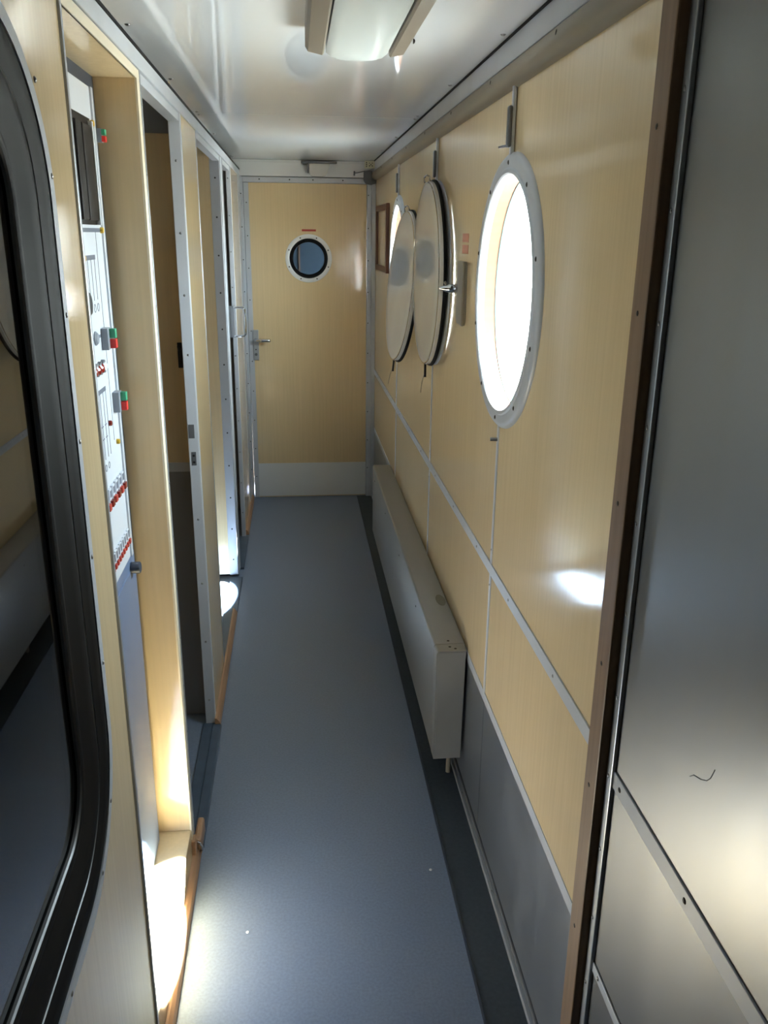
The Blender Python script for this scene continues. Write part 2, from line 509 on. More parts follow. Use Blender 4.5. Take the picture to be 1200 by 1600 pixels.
# ---- porthole covers
def cover(label, centre, M3, tab_up=True):
    t = thing('porthole_cover', label, 'cover', centre, 'porthole covers hung on the laminate wall')
    R = 0.312
    d = new()
    lathe(d, [(0, -0.013), (0.14, -0.0128), (0.24, -0.012), (0.300, -0.011), (0.308, -0.010), (R, -0.006), (R, 0.004),
              (0.306, 0.006), (0.0, 0.006)], (0, 0, 0), 'x', 96, closed=False)
    back_ring = new()
    lathe(back_ring, [(0.290, 0.0055), (0.309, 0.0055), (0.3175, 0.008), (0.3175, 0.0155), (0.290, 0.0155)], (0, 0, 0), 'x', 96)  # black ring on the back of the disc, slightly wider than it
    h = new()
    pts = [(0.0, 0, R - 0.012)] + [(-0.010 + 0.010 * math.cos(math.radians(a)), 0, R + 0.008 + 0.011 * math.sin(math.radians(a))) for a in range(-20, 200, 20)] + [(-0.018, 0, R - 0.006)]
    tube(h, pts, 0.003, 8)
    k = box(-0.004, 0.004, -0.005, 0.005, -R - 0.050, -R + 0.004, bevel=0.001)
    s = new(); tube(s, [(-0.004, 0.002, -R - 0.045), (-0.010, 0.010, -R - 0.075), (-0.012, 0.016, -R - 0.11)], 0.0012, 6)
    bead = new()
    lathe(bead, [(0.3055, -0.008), (0.3055, -0.0115), (0.309, -0.0115), (0.309, -0.008)], (0, 0, 0), 'x', 96)
    T = Matrix.Translation(Vector(centre)) @ M3.to_4x4()
    for q in (d, h, k, s, bead, back_ring):
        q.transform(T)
    pl = obj('disc', d, 'disc', t, smooth=True)
    obj('rim', bead, 'chrome', pl, smooth=True)
    obj('black_edge', back_ring, 'rubber', pl, smooth=True)
    obj('hook', h, 'chrome', t, smooth=True)
    obj('pull_tab', k, 'black', t)
    obj('pull_cord', s, 'mould', t)
    return t
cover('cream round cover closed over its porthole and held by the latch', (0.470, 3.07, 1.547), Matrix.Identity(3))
rx = Matrix.Rotation(math.asin(0.057 / 0.635), 3, 'Y') @ Matrix.Rotation(math.asin(0.030 / 0.635), 3, 'Z')
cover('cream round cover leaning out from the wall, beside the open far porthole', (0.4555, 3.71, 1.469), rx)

# ---- latch plates that hold the covers
def latch(y, z, label):
    t = thing('cover_latch', label, 'latch', (0.50, y, z))
    p = new()
    prism(p, rrect(y - 0.062, y + 0.062, z - 0.092, z + 0.092, 0.020, 6), 0.4935, 0.5005)
    pl = obj('plate', p, 'mould', t)
    obj('edge_rib', box(0.486, 0.494, y - 0.064, y - 0.040, z - 0.092, z + 0.092, bevel=0.003), 'mould', t)
    k = new()
    lathe(k, [(0, -0.012), (0.013, -0.012), (0.013, -0.036), (0.012, -0.038), (0.009, -0.050), (0.003, -0.066), (0, -0.068)], (0.50, y + 0.030, z + 0.012), 'x', 20, closed=False)
    kn = obj('knob', k, 'chrome', t, smooth=True)
    e = new(); cyl(e, (0.470, y + 0.0172, z + 0.016), 0.004, -0.0015, 0.0, 'y', 10)
    obj('pin_hole', e, 'black', kn)
    c = new(); tube(c, [(0.458, y + 0.030, z + 0.012), (0.452, y + 0.030, z + 0.028), (0.450, y + 0.030, z + 0.032)], 0.0045, 8)
    obj('thumb_stud', c, 'chrome', kn)
latch(2.562, 1.518, 'greenish latch plate with chrome knob beside the closed cream cover')

# ---- small wooden picture frame
fy0, fy1, fz0, fz1 = 4.63, 5.24, 1.487, 1.842
fr = thing('picture_frame', 'small dark wooden frame on the laminate wall by the end door', 'frame', (0.50, 4.93, fz0))
obj('frame_side', box(0.482, 0.4998, fy0, fy0 + 0.05, fz0, fz1, bevel=0.003), 'wood_dark', fr)
obj('frame_side', box(0.482, 0.4998, fy1 - 0.05, fy1, fz0, fz1, bevel=0.003), 'wood_dark', fr)
obj('frame_side', box(0.482, 0.4998, fy0 + 0.05, fy1 - 0.05, fz1 - 0.03, fz1, bevel=0.003), 'wood_dark', fr)
obj('frame_side', box(0.482, 0.4998, fy0 + 0.05, fy1 - 0.05, fz0, fz0 + 0.03, bevel=0.003), 'wood_dark', fr)
obj('backing', box(0.495, 0.4998, fy0 + 0.045, fy1 - 0.045, fz0 + 0.025, fz1 - 0.025), 'laminate', fr)

# ================================================================== RADIATOR CASING
rad = thing('radiator_casing', 'long silver sheet-metal radiator casing along the foot of the wall', 'radiator', (0.45, 3.3, 0.0))
ry0, ry1, rz0, rz1, rx0 = 2.245, 4.42, 0.112, 0.487, 0.402
rb = new()
prism(rb, [(0.4960, rz1)] + [(rx0 + 0.008 - 0.008 * math.sin(math.radians(a)), rz1 - 0.008 + 0.008 * math.cos(math.radians(a))) for a in (0, 30, 60, 90)]
      + [(rx0, rz0 + 0.0), (rx0 + 0.0025, rz0), (rx0 + 0.0025, rz1 - 0.0085), (rx0 + 0.009, rz1 - 0.0025), (0.4960, rz1 - 0.0025)], 2.296, ry1, 'y')
obj('front_cover', rb, 'radiator', rad, smooth=True)
ec = new()
prism(ec, [(0.494, rz1)] + [(rx0 + 0.010 - 0.010 * math.sin(math.radians(a)), rz1 - 0.010 + 0.010 * math.cos(math.radians(a))) for a in (0, 22, 45, 67, 90)]
      + [(rx0, rz0 - 0.002), (0.488, rz0 - 0.002), (0.491, rz1 - 0.03)], ry0, 2.294, 'y')
end = obj('end_cap', ec, 'radiator', rad)
b2 = new(); prism(b2, [(rx0 + 0.0045, rz1 - 0.0035), (0.4905, rz1 - 0.0035), (0.4868, rz0), (rx0 + 0.0045, rz0)], ry0 - 0.0020, ry0 + 0.001, 'y')
obj('end_plate', b2, 'radiator', end)
for x, y in ((0.447, 2.275), (0.449, 2.315), (0.462, 2.262)):
    screw(end, (x, y, rz1), '+z', 0.0045, 0.001, 'dark_screw')
for y in (2.7, 3.2, 3.75, 4.3):
    screw(rad, (rx0, y, 0.43), '-x', 0.004, 0.002, 'dark_screw')
sm = new(); lathe(sm, [(0, 0.0006), (0.014, 0.0006), (0.018, 0.0), (0, 0.0)], (0, 0, 0), 'z', 18, closed=False)
sm.transform(Matrix.Translation((0.476, 2.62, rz1)) @ Matrix.Diagonal((0.9, 2.6, 1, 1)))
obj('smudge', sm, 'dirt', rad)
for y in (2.33, 3.3, 4.3):
    pp = new(); cyl(pp, (0.468, y, 0), 0.008, 0.0, 0.20, 'z', 12)
    obj('support_leg', pp, 'mould', rad)
pp = new(); cyl(pp, (0.440, 0, 0.19), 0.016, 2.30, 4.38, 'y', 16)
obj('heating_pipe', pp, 'alu_dark', rad)

# ================================================================== CEILING
ceil = tag(obj('ceiling', box(-1.95, 0.56, YB - 0.1, 6.75, 2.106, 2.20), 'white'), 'glossy white panelled corridor ceiling', 'ceiling', kind='structure')
cb = [YB, 0.55, 3.44, YE]
for i in range(3):
    obj('ceiling_panel', box(-0.43, XR, cb[i] + 0.0012, cb[i + 1] - 0.0012, ZC, 2.1055), 'ceiling', ceil)
for y in (1.40, 2.06, 2.72, 3.40, 3.48, 4.1, 4.75, 5.3):
    screw(ceil, (-0.342, y, ZC), '-z', 0.0065, 0.004)
    screw(ceil, (0.464, y - 0.03, ZC), '-z', 0.0065, 0.004)

# fluorescent luminaire
lx0, lx1, ly0, ly1 = 0.032, 0.250, 0.75, 2.02
lum = thing('ceiling_light', 'long switched-off fluorescent light with curved pale diffuser on the ceiling', 'ceiling light', (0.141, 1.4, ZC))
for s, x0, x1 in ((-1, lx0, 0.072), (1, 0.212, lx1)):
    rl = new()
    pts = [(x0, ZC), (x0, 2.062), (x0 + 0.006, 2.052), (x1 - 0.004, 2.046), (x1, 2.05), (x1, ZC)]
    if s > 0: pts = [(x0, ZC), (x0, 2.05), (x0 + 0.004, 2.046), (x1 - 0.006, 2.052), (x1, 2.062), (x1, ZC)]
    prism(rl, pts, ly0, ly1, 'y')
    r_ = obj('side_rail', rl, 'fixture', lum)
    screw(r_, (x1 - 0.006 if s < 0 else x1, ly1 - 0.02 if s < 0 else ly1 - 0.12, 2.055), '+x', 0.005, 0.003, 'dark_screw')
df = new()
n = 12
pts = [(0.076 + 0.132 * k / n, 2.052 - 0.013 * math.sin(math.pi * k / n) ** 0.4) for k in range(n + 1)]
prism(df, [(0.076, ZC)] + pts + [(0.208, ZC)], ly0, ly1 + 0.012, 'y')
bmesh.ops.bevel(df, geom=[e for e in df.edges if all(abs(v.co.y - (ly1 + 0.012)) < 1e-5 for v in e.verts)], offset=0.008, segments=3, affect='EDGES')
obj('diffuser', df, 'diffuser', lum, smooth=True)

# ================================================================== LEFT WALL
WY0, WY1, WZ0, WZ1, WR = 0.14, 1.222, 0.722, 1.918, 0.205
# near panel with the rounded opening, in two halves that meet at mid height
zm = 1.32
b = new()
lower = [(YB, 0.0), (1.360, 0.0), (1.360, zm), (WY1 - 0.012, zm)] + list(reversed(arc(WY1 - 0.012 - WR, WZ0 + 0.012 + WR, WR, -90, 0))) \
    + list(reversed(arc(WY0 + 0.012 + WR, WZ0 + 0.012 + WR, WR, 180, 270))) + [(WY0 + 0.012, zm), (YB, zm)]
upper = [(YB, zm), (WY0 + 0.012, zm)] + list(reversed(arc(WY0 + 0.012 + WR, WZ1 - 0.012 - WR, WR, 90, 180))) \
    + list(reversed(arc(WY1 - 0.012 - WR, WZ1 - 0.012 - WR, WR, 0, 90))) + [(WY1 - 0.012, zm), (1.360, zm), (1.360, 2.006), (YB, 2.006)]
prism(b, lower, -0.35, XL); prism(b, upper, -0.35, XL)
wall_l = tag(obj('wall_left', b, 'laminate'), 'inner corridor wall of wood-look panels broken by doorways', 'wall', kind='structure')
ea = obj('edge_angle', box(-0.345, -0.3165, 1.3635, 1.374, 0.0, 2.006, bevel=0.001), 'alu', wall_l)
# wall pieces between the doorways
obj('laminate_panel', box(-0.352, XL, 2.708, 3.088, 0.0, 2.006), 'laminate', wall_l)
obj('edge_strip', box(-0.356, -0.3185, 3.086, 3.098, 0.0, 2.006, bevel=0.001), 'alu', wall_l)
j = obj('metal_jamb', box(-0.366, -0.322, 4.050, 4.070, 0.018, 2.006, bevel=0.002), 'alu_paint', wall_l)
for k in range(12): screw(j, (-0.343, 4.050, 0.10 + 0.165 * k), '-y', 0.004, 0.002, 'dark_screw')
obj('yellow_jamb', box(-0.50, -0.366, 4.054, 4.070, 0.018, 2.006), 'laminate', wall_l)
obj('metal_panel', box(-0.366, XL, 4.072, 4.160, 0.004, 2.006), 'alu_paint', wall_l)
obj('edge_strip', box(-0.340, -0.3175, 4.160, 4.172, 0.004, 2.006, bevel=0.001), 'alu', wall_l)
j = obj('metal_jamb', box(-0.3405, -0.3170, 4.660, 4.680, 0.0, 2.006, bevel=0.002), 'alu_paint', wall_l)
for k in range(11): screw(j, (-0.330, 4.660, 0.15 + 0.18 * k), '-y', 0.004, 0.002)
obj('laminate_panel', box(-0.338, XL, 4.68, YE, 0.0, 2.006), 'laminate', wall_l)
j = obj('edge_strip', box(-0.350, -0.3165, 5.25, YE, 0.0, 2.006, bevel=0.001), 'alu_paint', wall_l)
for k in range(10): screw(j, (-0.3165, 5.33, 0.2 + 0.19 * k), '+x', 0.004, 0.002)
# door post of the first doorway with strike plate and screws
j = obj('door_post', box(-0.353, -0.3190, 2.680, 2.708, 0.0, 2.006, bevel=0.002), 'alu_paint', wall_l)
for z in (0.10, 0.33, 0.55, 0.78, 1.32, 1.50, 1.68, 1.88):
    screw(j, (-0.336, 2.680, z), '-y', 0.004, 0.002)
obj('strike_plate', box(-0.349, -0.331, 2.6785, 2.681, 1.055, 1.10, bevel=0.0008), 'alu_dark', j)
obj('keyhole_plate', box(-0.345, -0.330, 2.6785, 2.681, 0.965, 1.01, bevel=0.0008), 'alu_dark', j)
kh = new(); cyl(kh, (-0.3375, 2.6785, 0.998), 0.004, -0.0012, 0.0, 'y', 10); obj('keyhole', kh, 'black', j)
kh = new(); cyl(kh, (-0.3375, 2.6785, 0.976), 0.004, -0.0012, 0.0, 'y', 10); obj('keyhole', kh, 'black', j)
# plates above the doorways
for y0, y1 in ((2.02, 2.68), (3.098, 4.05), (4.172, 4.66)):
    obj('lintel', box(-0.352, -0.3225, y0, y1, 1.985, 2.006), 'alu_paint', wall_l)
# metal trim and dark gasket along the top
tr = tag(obj('trim_3', box(-0.350, -0.3150, YB, YE, 2.006, 2.041, bevel=0.002), 'alu_paint'), 'grey metal trim along the top of the doorway wall', 'trim', kind='structure')
obj('black_edge', box(-0.345, -0.3145, YB, YE, 2.040, 2.049, bevel=0.001), 'rubber', tr)
# wooden base strips
def base_strip(name, y0, y1, label):
    q = new()
    prism(q, [(-0.3195, 0.0), (-0.3195, 0.030), (-0.313, 0.028), (-0.305, 0.019), (-0.301, 0.009), (-0.300, 0.0)], y0, y1, 'y')
    return tag(obj(name, q, 'wood_strip', at=(-0.31, (y0 + y1) / 2, 0)), label, 'baseboard', kind='structure')
base_strip('baseboard_left', 2.668, 3.61, 'orange varnished wooden strip at the foot of the doorway wall')
base_strip('baseboard_end', 4.70, YE, 'orange varnished wooden strip running up to the end door')
bs = base_strip('baseboard_front', YB, 2.02, 'wooden floor strip in front of the switchboard recess')
# little block with a hook at its end
hk = thing('door_hook', 'small chrome hook on a wooden block at the foot of the board', 'hook', (-0.31, 2.03, 0.0))
obj('block', box(-0.327, -0.309, 1.968, 1.999, 0.028, 0.075, bevel=0.002), 'wood_strip', hk)
obj('block', box(-0.318, -0.298, 2.00, 2.10, 0.0, 0.055, bevel=0.006), 'wood_strip', hk)
h = new(); tube(h, [(-0.308, 1.998, 0.048), (-0.300, 1.994, 0.046), (-0.295, 1.994, 0.036), (-0.296, 1.996, 0.022), (-0.302, 1.999, 0.018)], 0.0035, 8)
obj('hook', h, 'chrome', hk, smooth=True)

# pull handle of the third (sliding) door
dr = thing('door_2', 'sliding door pushed back into the wall with bow handle', 'door', (-0.34, 4.28, 0.0), kind='structure')
obj('leaf', box(-0.364, -0.3415, 4.08, 4.195, 0.012, 1.98), 'alu_paint', dr)
hd = obj('handle_plate', box(-0.350, -0.295, 4.196, 4.201, 1.200, 1.350, bevel=0.001), 'alu', dr)
h = new()
tube(h, [(-0.298, 4.1985, 1.343), (-0.268, 4.196, 1.343), (-0.252, 4.196, 1.341), (-0.245, 4.196, 1.333), (-0.244, 4.196, 1.315), (-0.244, 4.196, 1.232),
         (-0.245, 4.196, 1.217), (-0.252, 4.196, 1.209), (-0.268, 4.196, 1.207), (-0.298, 4.1985, 1.207)], 0.0055, 10)
obj('bow_handle', h, 'chrome', hd, smooth=True)

# ---- big rounded window of the first compartment
w4 = thing('window_4', 'large rounded compartment window with thick black rubber seal', 'window', (XL, 0.68, WZ0), kind='structure')
def out(d, x):  # outline grown (+) or shrunk (-) by d
    return rrect(WY0 - d, WY1 + d, WZ0 - d, WZ1 + d, WR + d, 36)
b = new(); frame_loop(b, out(0.018, 0), out(-0.002, 0), XL - 0.002, XL + 0.003)
rim = obj('metal_rim', b, 'alu_paint', w4)
for y, z in ((1.231, 1.75), (1.231, 1.57), (1.231, 1.39), (1.231, 1.21), (1.231, 1.03), (1.19, 0.80), (1.10, 0.735), (0.9, 0.713), (0.7, 0.713), (1.20, 1.86)):
    screw(rim, (XL + 0.003, y, z), '+x', 0.004, 0.002)
def loft(prof):
    """sweep a closed (offset, x) profile round the rounded opening"""
    q = new()
    L = []
    for d_, x_ in prof:
        o_ = out(d_, 0)
        L.append([q.verts.new((x_, p[0], p[1])) for p in o_])
    n_ = len(L[0])
    for a_ in range(len(L)):
        A, B = L[a_], L[(a_ + 1) % len(L)]
        for i_ in range(n_):
            j_ = (i_ + 1) % n_
            q.faces.new((A[i_], A[j_], B[j_], B[i_]))
    return q
obj('rubber_seal', loft([(-0.002, -0.3195), (-0.008, -0.3178), (-0.016, -0.3176), (-0.026, -0.3200), (-0.036, -0.3240), (-0.044, -0.3250), (-0.048, -0.350), (-0.002, -0.350)]), 'rubber', w4, smooth=True)
obj('rubber_seal', loft([(-0.046, -0.3250), (-0.052, -0.3225), (-0.060, -0.3225), (-0.072, -0.3265), (-0.086, -0.3320), (-0.096, -0.3345), (-0.096, -0.350), (-0.048, -0.350)]), 'rubber', w4, smooth=True)
obj('inner_lip', loft([(-0.096, -0.3335), (-0.101, -0.3320), (-0.106, -0.3330), (-0.112, -0.3370), (-0.112, -0.350), (-0.096, -0.350)]), 'rubber', w4, smooth=True)
obj('seal_bead', loft([(-0.0445, -0.3245), (-0.0460, -0.3225), (-0.0475, -0.3245)]), 'alu_dark', w4, smooth=True)
obj('seal_bead', loft([(-0.1095, -0.3355), (-0.1115, -0.3335), (-0.1135, -0.3360), (-0.1135, -0.3400)]), 'alu_dark', w4, smooth=True)
b = new(); prism(b, out(-0.10, 0), -0.346, -0.342)
obj('pane', b, 'glass_dark', w4)

# ================================================================== SWITCHBOARD RECESS
RX = -0.405
sb = thing('switchboard', 'electrical switchboard in a wood-lined recess, white above and blue below', 'switchboard', (-0.40, 1.68, 0.0))
obj('side_board', box(-0.425, XL, 1.978, 2.008, 0.030, 2.004), 'laminate', sb)
st = obj('board_edging', box(-0.352, -0.3165, 2.007, 2.021, 0.02, 2.004, bevel=0.001), 'alu', sb)
for k in range(14): screw(st, (-0.3165, 2.014, 0.12 + 0.14 * k), '+x', 0.003, 0.0015)
obj('board_lip', box(-0.3225, -0.3178, 1.976, 2.008, 0.075, 2.004), 'white_board', sb)
obj('top_board', box(-0.425, XL, 1.374, 1.978, 1.985, 2.004), 'laminate', sb)
obj('top_edging', box(-0.3225, -0.3178, 1.374, 1.978, 1.985, 2.004), 'white_board', sb)
obj('bottom_board', box(-0.425, XL, 1.374, 1.978, 0.0, 0.108, bevel=0.002), 'laminate', sb)
obj('near_board', box(-0.425, -0.35, 1.350, 1.372, 0.108, 1.985), 'laminate', sb)
obj('backing', box(-0.430, -0.4075, 1.372, 1.978, 0.10, 2.0), 'panel_edge', sb)
pw = obj('white_panel', box(-0.408, -0.400, 1.40, 1.898, 0.955, 1.955, bevel=0.001), 'panel_white', sb)
pb = obj('blue_door', box(-0.410, -0.399, 1.40, 1.940, 0.112, 0.925, bevel=0.002), 'panel_blue', sb)
obj('blue_rail', box(-0.408, -0.4005, 1.40, 1.940, 0.925, 0.955), 'panel_blue', sb)
obj('panel_flange', box(-0.402, -0.396, 1.898, 1.914, 0.955, 1.955, bevel=0.001), 'alu_paint', sb)
obj('panel_flange', box(-0.402, -0.394, 1.666, 1.672, 0.30, 1.955), 'alu', sb)
for z in (1.70, 1.60, 1.42, 1.16, 0.86, 0.62, 0.36):
    screw(sb, (-0.399, 1.682, z), '+x', 0.0045, 0.002)
kb = new(); cyl(kb, (-0.399, 1.892, 0.928), 0.014, 0.0, 0.022, 'x', 20, round_=0.004); obj('latch_knob', kb, 'panel_edge', sb, smooth=True)
PX = -0.400
# dark housing with two vertical bars
hs = obj('fuse_housing', box(PX, PX + 0.004, 1.700, 1.860, 1.694, 1.892), 'brown_box', pw)
for y0, y1 in ((1.706, 1.752), (1.760, 1.838)):
    obj('fuse_bar', box(PX + 0.004, PX + 0.012, y0, y1, 1.702, 1.876, bevel=0.003), 'brown_box', sb)
obj('housing_lip', box(PX, PX + 0.012, 1.842, 1.852, 1.694, 1.886), 'panel_white', sb)
# black half-round rotary knob and the printed mimic diagram
kb = new(); cyl(kb, (PX, 1.688, 1.55), 0.022, 0.0, 0.012, 'x', 24, round_=0.003); obj('rotary_knob', kb, 'black', sb, smooth=True)
def line(bm_, y0, y1, z0, z1): bx(bm_, PX - 0.0001, PX + 0.0006, y0, y1, z0, z1)
d = new()
line(d, 1.705, 1.885, 1.680, 1.688); line(d, 1.712, 1.815, 1.628, 1.637)
for y in (1.745, 1.775, 1.805): line(d, y, y + 0.0018, 1.55, 1.63)
for y in (1.745, 1.775, 1.805):
    lathe(d, [(0.007, 0.0), (0.007, 0.0006), (0.0085, 0.0006), (0.0085, 0.0)], (PX, y, 1.535), 'x', 14)
line(d, 1.838, 1.8395, 1.25, 1.68); line(d, 1.71, 1.835, 1.475, 1.481)
line(d, 1.69, 1.80, 1.366, 1.375)
for y in (1.715, 1.742, 1.77, 1.795): line(d, y, y + 0.0018, 1.23, 1.37)
for y in (1.715, 1.742, 1.77): lathe(d, [(0.006, 0.0), (0.006, 0.0006), (0.0075, 0.0006), (0.0075, 0.0)], (PX, y, 1.212), 'x', 14)
for y in (1.715, 1.742, 1.77): line(d, y - 0.006, y + 0.009, 1.298, 1.300); line(d, y - 0.006, y + 0.009, 1.272, 1.274)
obj('printed_diagram', d, 'ink', sb)
k = new(); lathe(k, [(0, 0.006), (0.010, 0.006), (0.014, 0.002), (0.014, 0), (0, 0)], (PX, 1.752, 1.478), 'x', 18, closed=False)
obj('indicator', k, 'grey_plastic', sb, smooth=True)
# push-button blocks, green over red
for y, z in ((1.826, 1.470), (1.880, 1.328), (1.920, 1.868)):
    e_ = 1.0 if y < 1.9 else 0.6
    bl = obj('switch_block', box(PX, PX + 0.014, y - (0.022 if y < 1.9 else 0.006), y + 0.010, z - 0.022 * e_, z + 0.022 * e_, bevel=0.001), 'grey_plastic', sb)
    obj('green_button', box(PX + 0.013, PX + 0.013 + 0.013 * e_, y - 0.006, y + 0.010, z + 0.001, z + 0.020 * e_, bevel=0.001), 'green', bl)
    obj('red_button', box(PX + 0.013, PX + 0.013 + 0.013 * e_, y - 0.006, y + 0.010, z - 0.020 * e_, z - 0.001, bevel=0.001), 'red', bl)
# pilot lamps
for i, y in enumerate((1.698, 1.728, 1.757, 1.786)):
    k = new(); lathe(k, [(0.0135, 0), (0.0135, 0.006), (0.010, 0.008), (0.009, 0.004), (0.009, 0)], (PX, y, 1.418), 'x', 20)
    pl = obj('pilot_lamp', k, 'alu_dark', sb, smooth=True)
    k = new(); lathe(k, [(0, 0.012), (0.006, 0.011), (0.0105, 0.0075), (0.0095, 0), (0, 0)], (PX, y, 1.418), 'x', 16, closed=False)
    obj('lens', k, 'dark_red' if i < 3 else 'panel_white', pl, smooth=True)
for y, z, m_ in ((1.801, 1.295, 'dark_red'), (1.862, 1.241, 'yellow'), (1.888, 1.684, 'yellow'), (1.888, 1.887, 'yellow'), (1.708, 1.633, 'yellow')):
    k = new(); cyl(k, (PX, y, z), 0.006, 0, 0.007, 'x', 12, round_=0.002)
    obj('marker_stud', k, m_, sb, smooth=True)
# two rows of breakers
for i in range(6):
    y = 1.700 + 0.033 * i
    bk = obj('breaker', box(PX, PX + 0.006, y - 0.010, y + 0.010, 1.135, 1.170, bevel=0.001), 'panel_white', sb)
    obj('window', box(PX + 0.006, PX + 0.0068, y - 0.006, y + 0.006, 1.152, 1.166), 'ink', bk)
    obj('toggle', box(PX + 0.004, PX + 0.012, y - 0.009, y + 0.009, 1.132, 1.146, bevel=0.001), 'dark_red' if i % 2 else 'red_print', bk)
for i in range(9):
    y = 1.695 + 0.0225 * i
    bk = obj('breaker', box(PX, PX + 0.005, y - 0.008, y + 0.008, 1.000, 1.030, bevel=0.001), 'panel_white', sb)
    obj('window', box(PX + 0.005, PX + 0.0058, y - 0.003, y + 0.003, 1.012, 1.028), 'ink', bk)
    obj('toggle', box(PX + 0.003, PX + 0.009, y - 0.006, y + 0.006, 0.996, 1.007, bevel=0.001), 'red_print', bk)

# ================================================================== COMPARTMENTS BEHIND THE LEFT WALL (dim rooms seen through the openings)
part = tag(obj('wall_outer', box(-1.95, -1.90, YB - 0.1, 6.75, 0.0, 2.11), 'laminate'), 'far wall of the dim compartments seen through the doorways', 'wall', kind='structure')
for i, (y0, y1) in enumerate(((1.52, 1.56), (2.760, 2.80), (4.100, 4.14))):
    q = tag(obj('wall_partition', box(-1.90, -0.430, y0, y1, 0.0, 2.11) if i == 0 else box(-1.90, -0.354 if i == 1 else -0.37, y0, y1, 0.0, 2.11), 'laminate'),
            ('partition behind the first compartment window', 'partition with a pale rail seen through the first doorway', 'partition behind the sliding door')[i], 'wall', kind='structure')
    if i == 1:
        obj('lower_panel', box(-1.90, -0.356, y0 - 0.004, y0 + 0.001, 0.0, 0.925), 'room_grey', q)
        obj('dado_rail', box(-1.90, -0.356, y0 - 0.008, y0 + 0.001, 0.925, 0.955), 'alu_paint', q)
        obj('head_panel', box(-1.90, -0.356, y0 - 0.004, y0 + 0.001, 1.96, 2.10), 'room_grey', q)
tag(obj('wall_closet', box(-1.90, -0.345, 5.20, 5.24, 0.0, 2.11), 'room_grey'), 'grey closet wall glimpsed through the sliding door gap', 'wall', kind='structure')
tag(obj('wall_cupboard', box(-0.45, -0.4305, 1.34, 2.03, 0.0, 2.11), 'laminate'), 'back of the switchboard cupboard', 'wall', kind='structure')
tag(obj('wall_upper', box(-0.46, -0.43, YB, YE, 2.05, 2.11), 'room_grey'), 'filler strip above the doorway wall', 'wall', kind='structure')
co = new(); tube(co, [(-0.37, 2.752, 1.33), (-0.37, 2.735, 1.328), (-0.37, 2.728, 1.34)], 0.005, 8)
coat = thing('coat_hook', 'small black coat hook on the compartment partition behind the door post', 'hook', (-0.37, 2.756, 1.30))
obj('plate', box(-0.377, -0.362, 2.748, 2.752, 1.27, 1.35, bevel=0.001), 'black', coat)
obj('hook', co, 'black', coat)

# ================================================================== END WALL AND DOOR
we = tag(obj('wall_end', box(-0.43, 0.56, YE + 0.035, YE + 0.06, 2.0, 2.11), 'white'), 'end wall of the corridor around the door', 'wall', kind='structure')
obj('filler', box(-1.95, -0.305, YE + 0.02, YE + 0.06, 0.0, 2.11), 'alu_paint', we)
obj('filler', box(0.452, 0.52, YE + 0.02, YE + 0.06, 0.0, 2.11), 'alu_paint', we)
hp = obj('header_panel', box(-0.43, XR, YE - 0.004, YE + 0.036, 2.0095, ZC), 'white', we)
obj('header_lip', box(-0.43, XR, YE - 0.010, YE - 0.003, 2.088, ZC, bevel=0.001), 'white', we)
hr = obj('door_head', box(-0.30, 0.452, YE - 0.006, YE + 0.036, 1.975, 2.005, bevel=0.002), 'alu_paint', we)
for x in (-0.2, -0.02, 0.12, 0.3): screw(hr, (x, YE - 0.006, 1.992), '-y', 0.004, 0.002, 'dark_screw')
jl = obj('door_jamb', box(-0.345, -0.300, YE - 0.010, YE + 0.036, 0.0, 2.005, bevel=0.002), 'alu_paint', we)
jr = obj('door_jamb', box(0.446, 0.474, YE - 0.008, YE + 0.036, 0.0, 2.005, bevel=0.002), 'alu_paint', we)
jr2 = obj('door_jamb', box(0.4755, 0.4995, YE - 0.016, YE + 0.036, 0.0, 2.005, bevel=0.002), 'alu_paint', we)
for k in range(10):
    screw(jr, (0.455, YE - 0.008, 0.2 + 0.19 * k), '-y', 0.0035, 0.002, 'dark_screw')
    screw(jl, (-0.312, YE - 0.010, 0.2 + 0.19 * k), '-y', 0.0035, 0.002, 'dark_screw')

DX0, DX1, DC, DZ, DR = -0.296, 0.444, 0.087, 1.540, 0.128
door = thing('door_1', 'wood-look end door with small round window and white kick plate', 'door', (0.08, YE, 0.0), kind='structure')
b = new()
def half(lo):
    a = arc(DC, DZ, DR, 180, 360, 32) if lo else arc(DC, DZ, DR, 180, 0, 32)
    if lo: return [(DX0, 0.006), (DX1, 0.006), (DX1, DZ)] + list(reversed(a)) + [(DX0, DZ)]
    return [(DX0, DZ)] + a + [(DX1, DZ), (DX1, 1.973), (DX0, 1.973)]
prism(b, half(True), YE, YE + 0.035, 'y'); prism(b, half(False), YE, YE + 0.035, 'y')
leaf = obj('leaf', b, 'laminate', door)
es = obj('edge_strip', box(DX0, DX0 + 0.030, YE - 0.003, YE + 0.001, 0.006, 1.973, bevel=0.001), 'alu_paint', door)
for k in range(10): screw(es, (DX0 + 0.015, YE - 0.003, 0.15 + 0.19 * k), '-y', 0.0035, 0.002, 'dark_screw')
kp = obj('kick_plate', box(DX0 + 0.03, DX1, YE - 0.003, YE + 0.001, 0.012, 0.238, bevel=0.001), 'white', door)
rg = new()
lathe(rg, [(0.1435, 0.0), (0.143, -0.004), (0.138, -0.007), (0.122, -0.007), (0.118, -0.005), (0.118, 0.03), (0.128, 0.03), (0.128, 0.0)], (DC, YE, DZ), 'y', 64)
rng = obj('ring', rg, 'white', door, smooth=True)
for k in range(8):
    a = math.radians(22.5 + 45 * k)
    screw(rng, (DC + 0.130 * math.cos(a), YE - 0.007, DZ + 0.130 * math.sin(a)), '-y', 0.0042, 0.002, 'dark_screw')
rg = new()
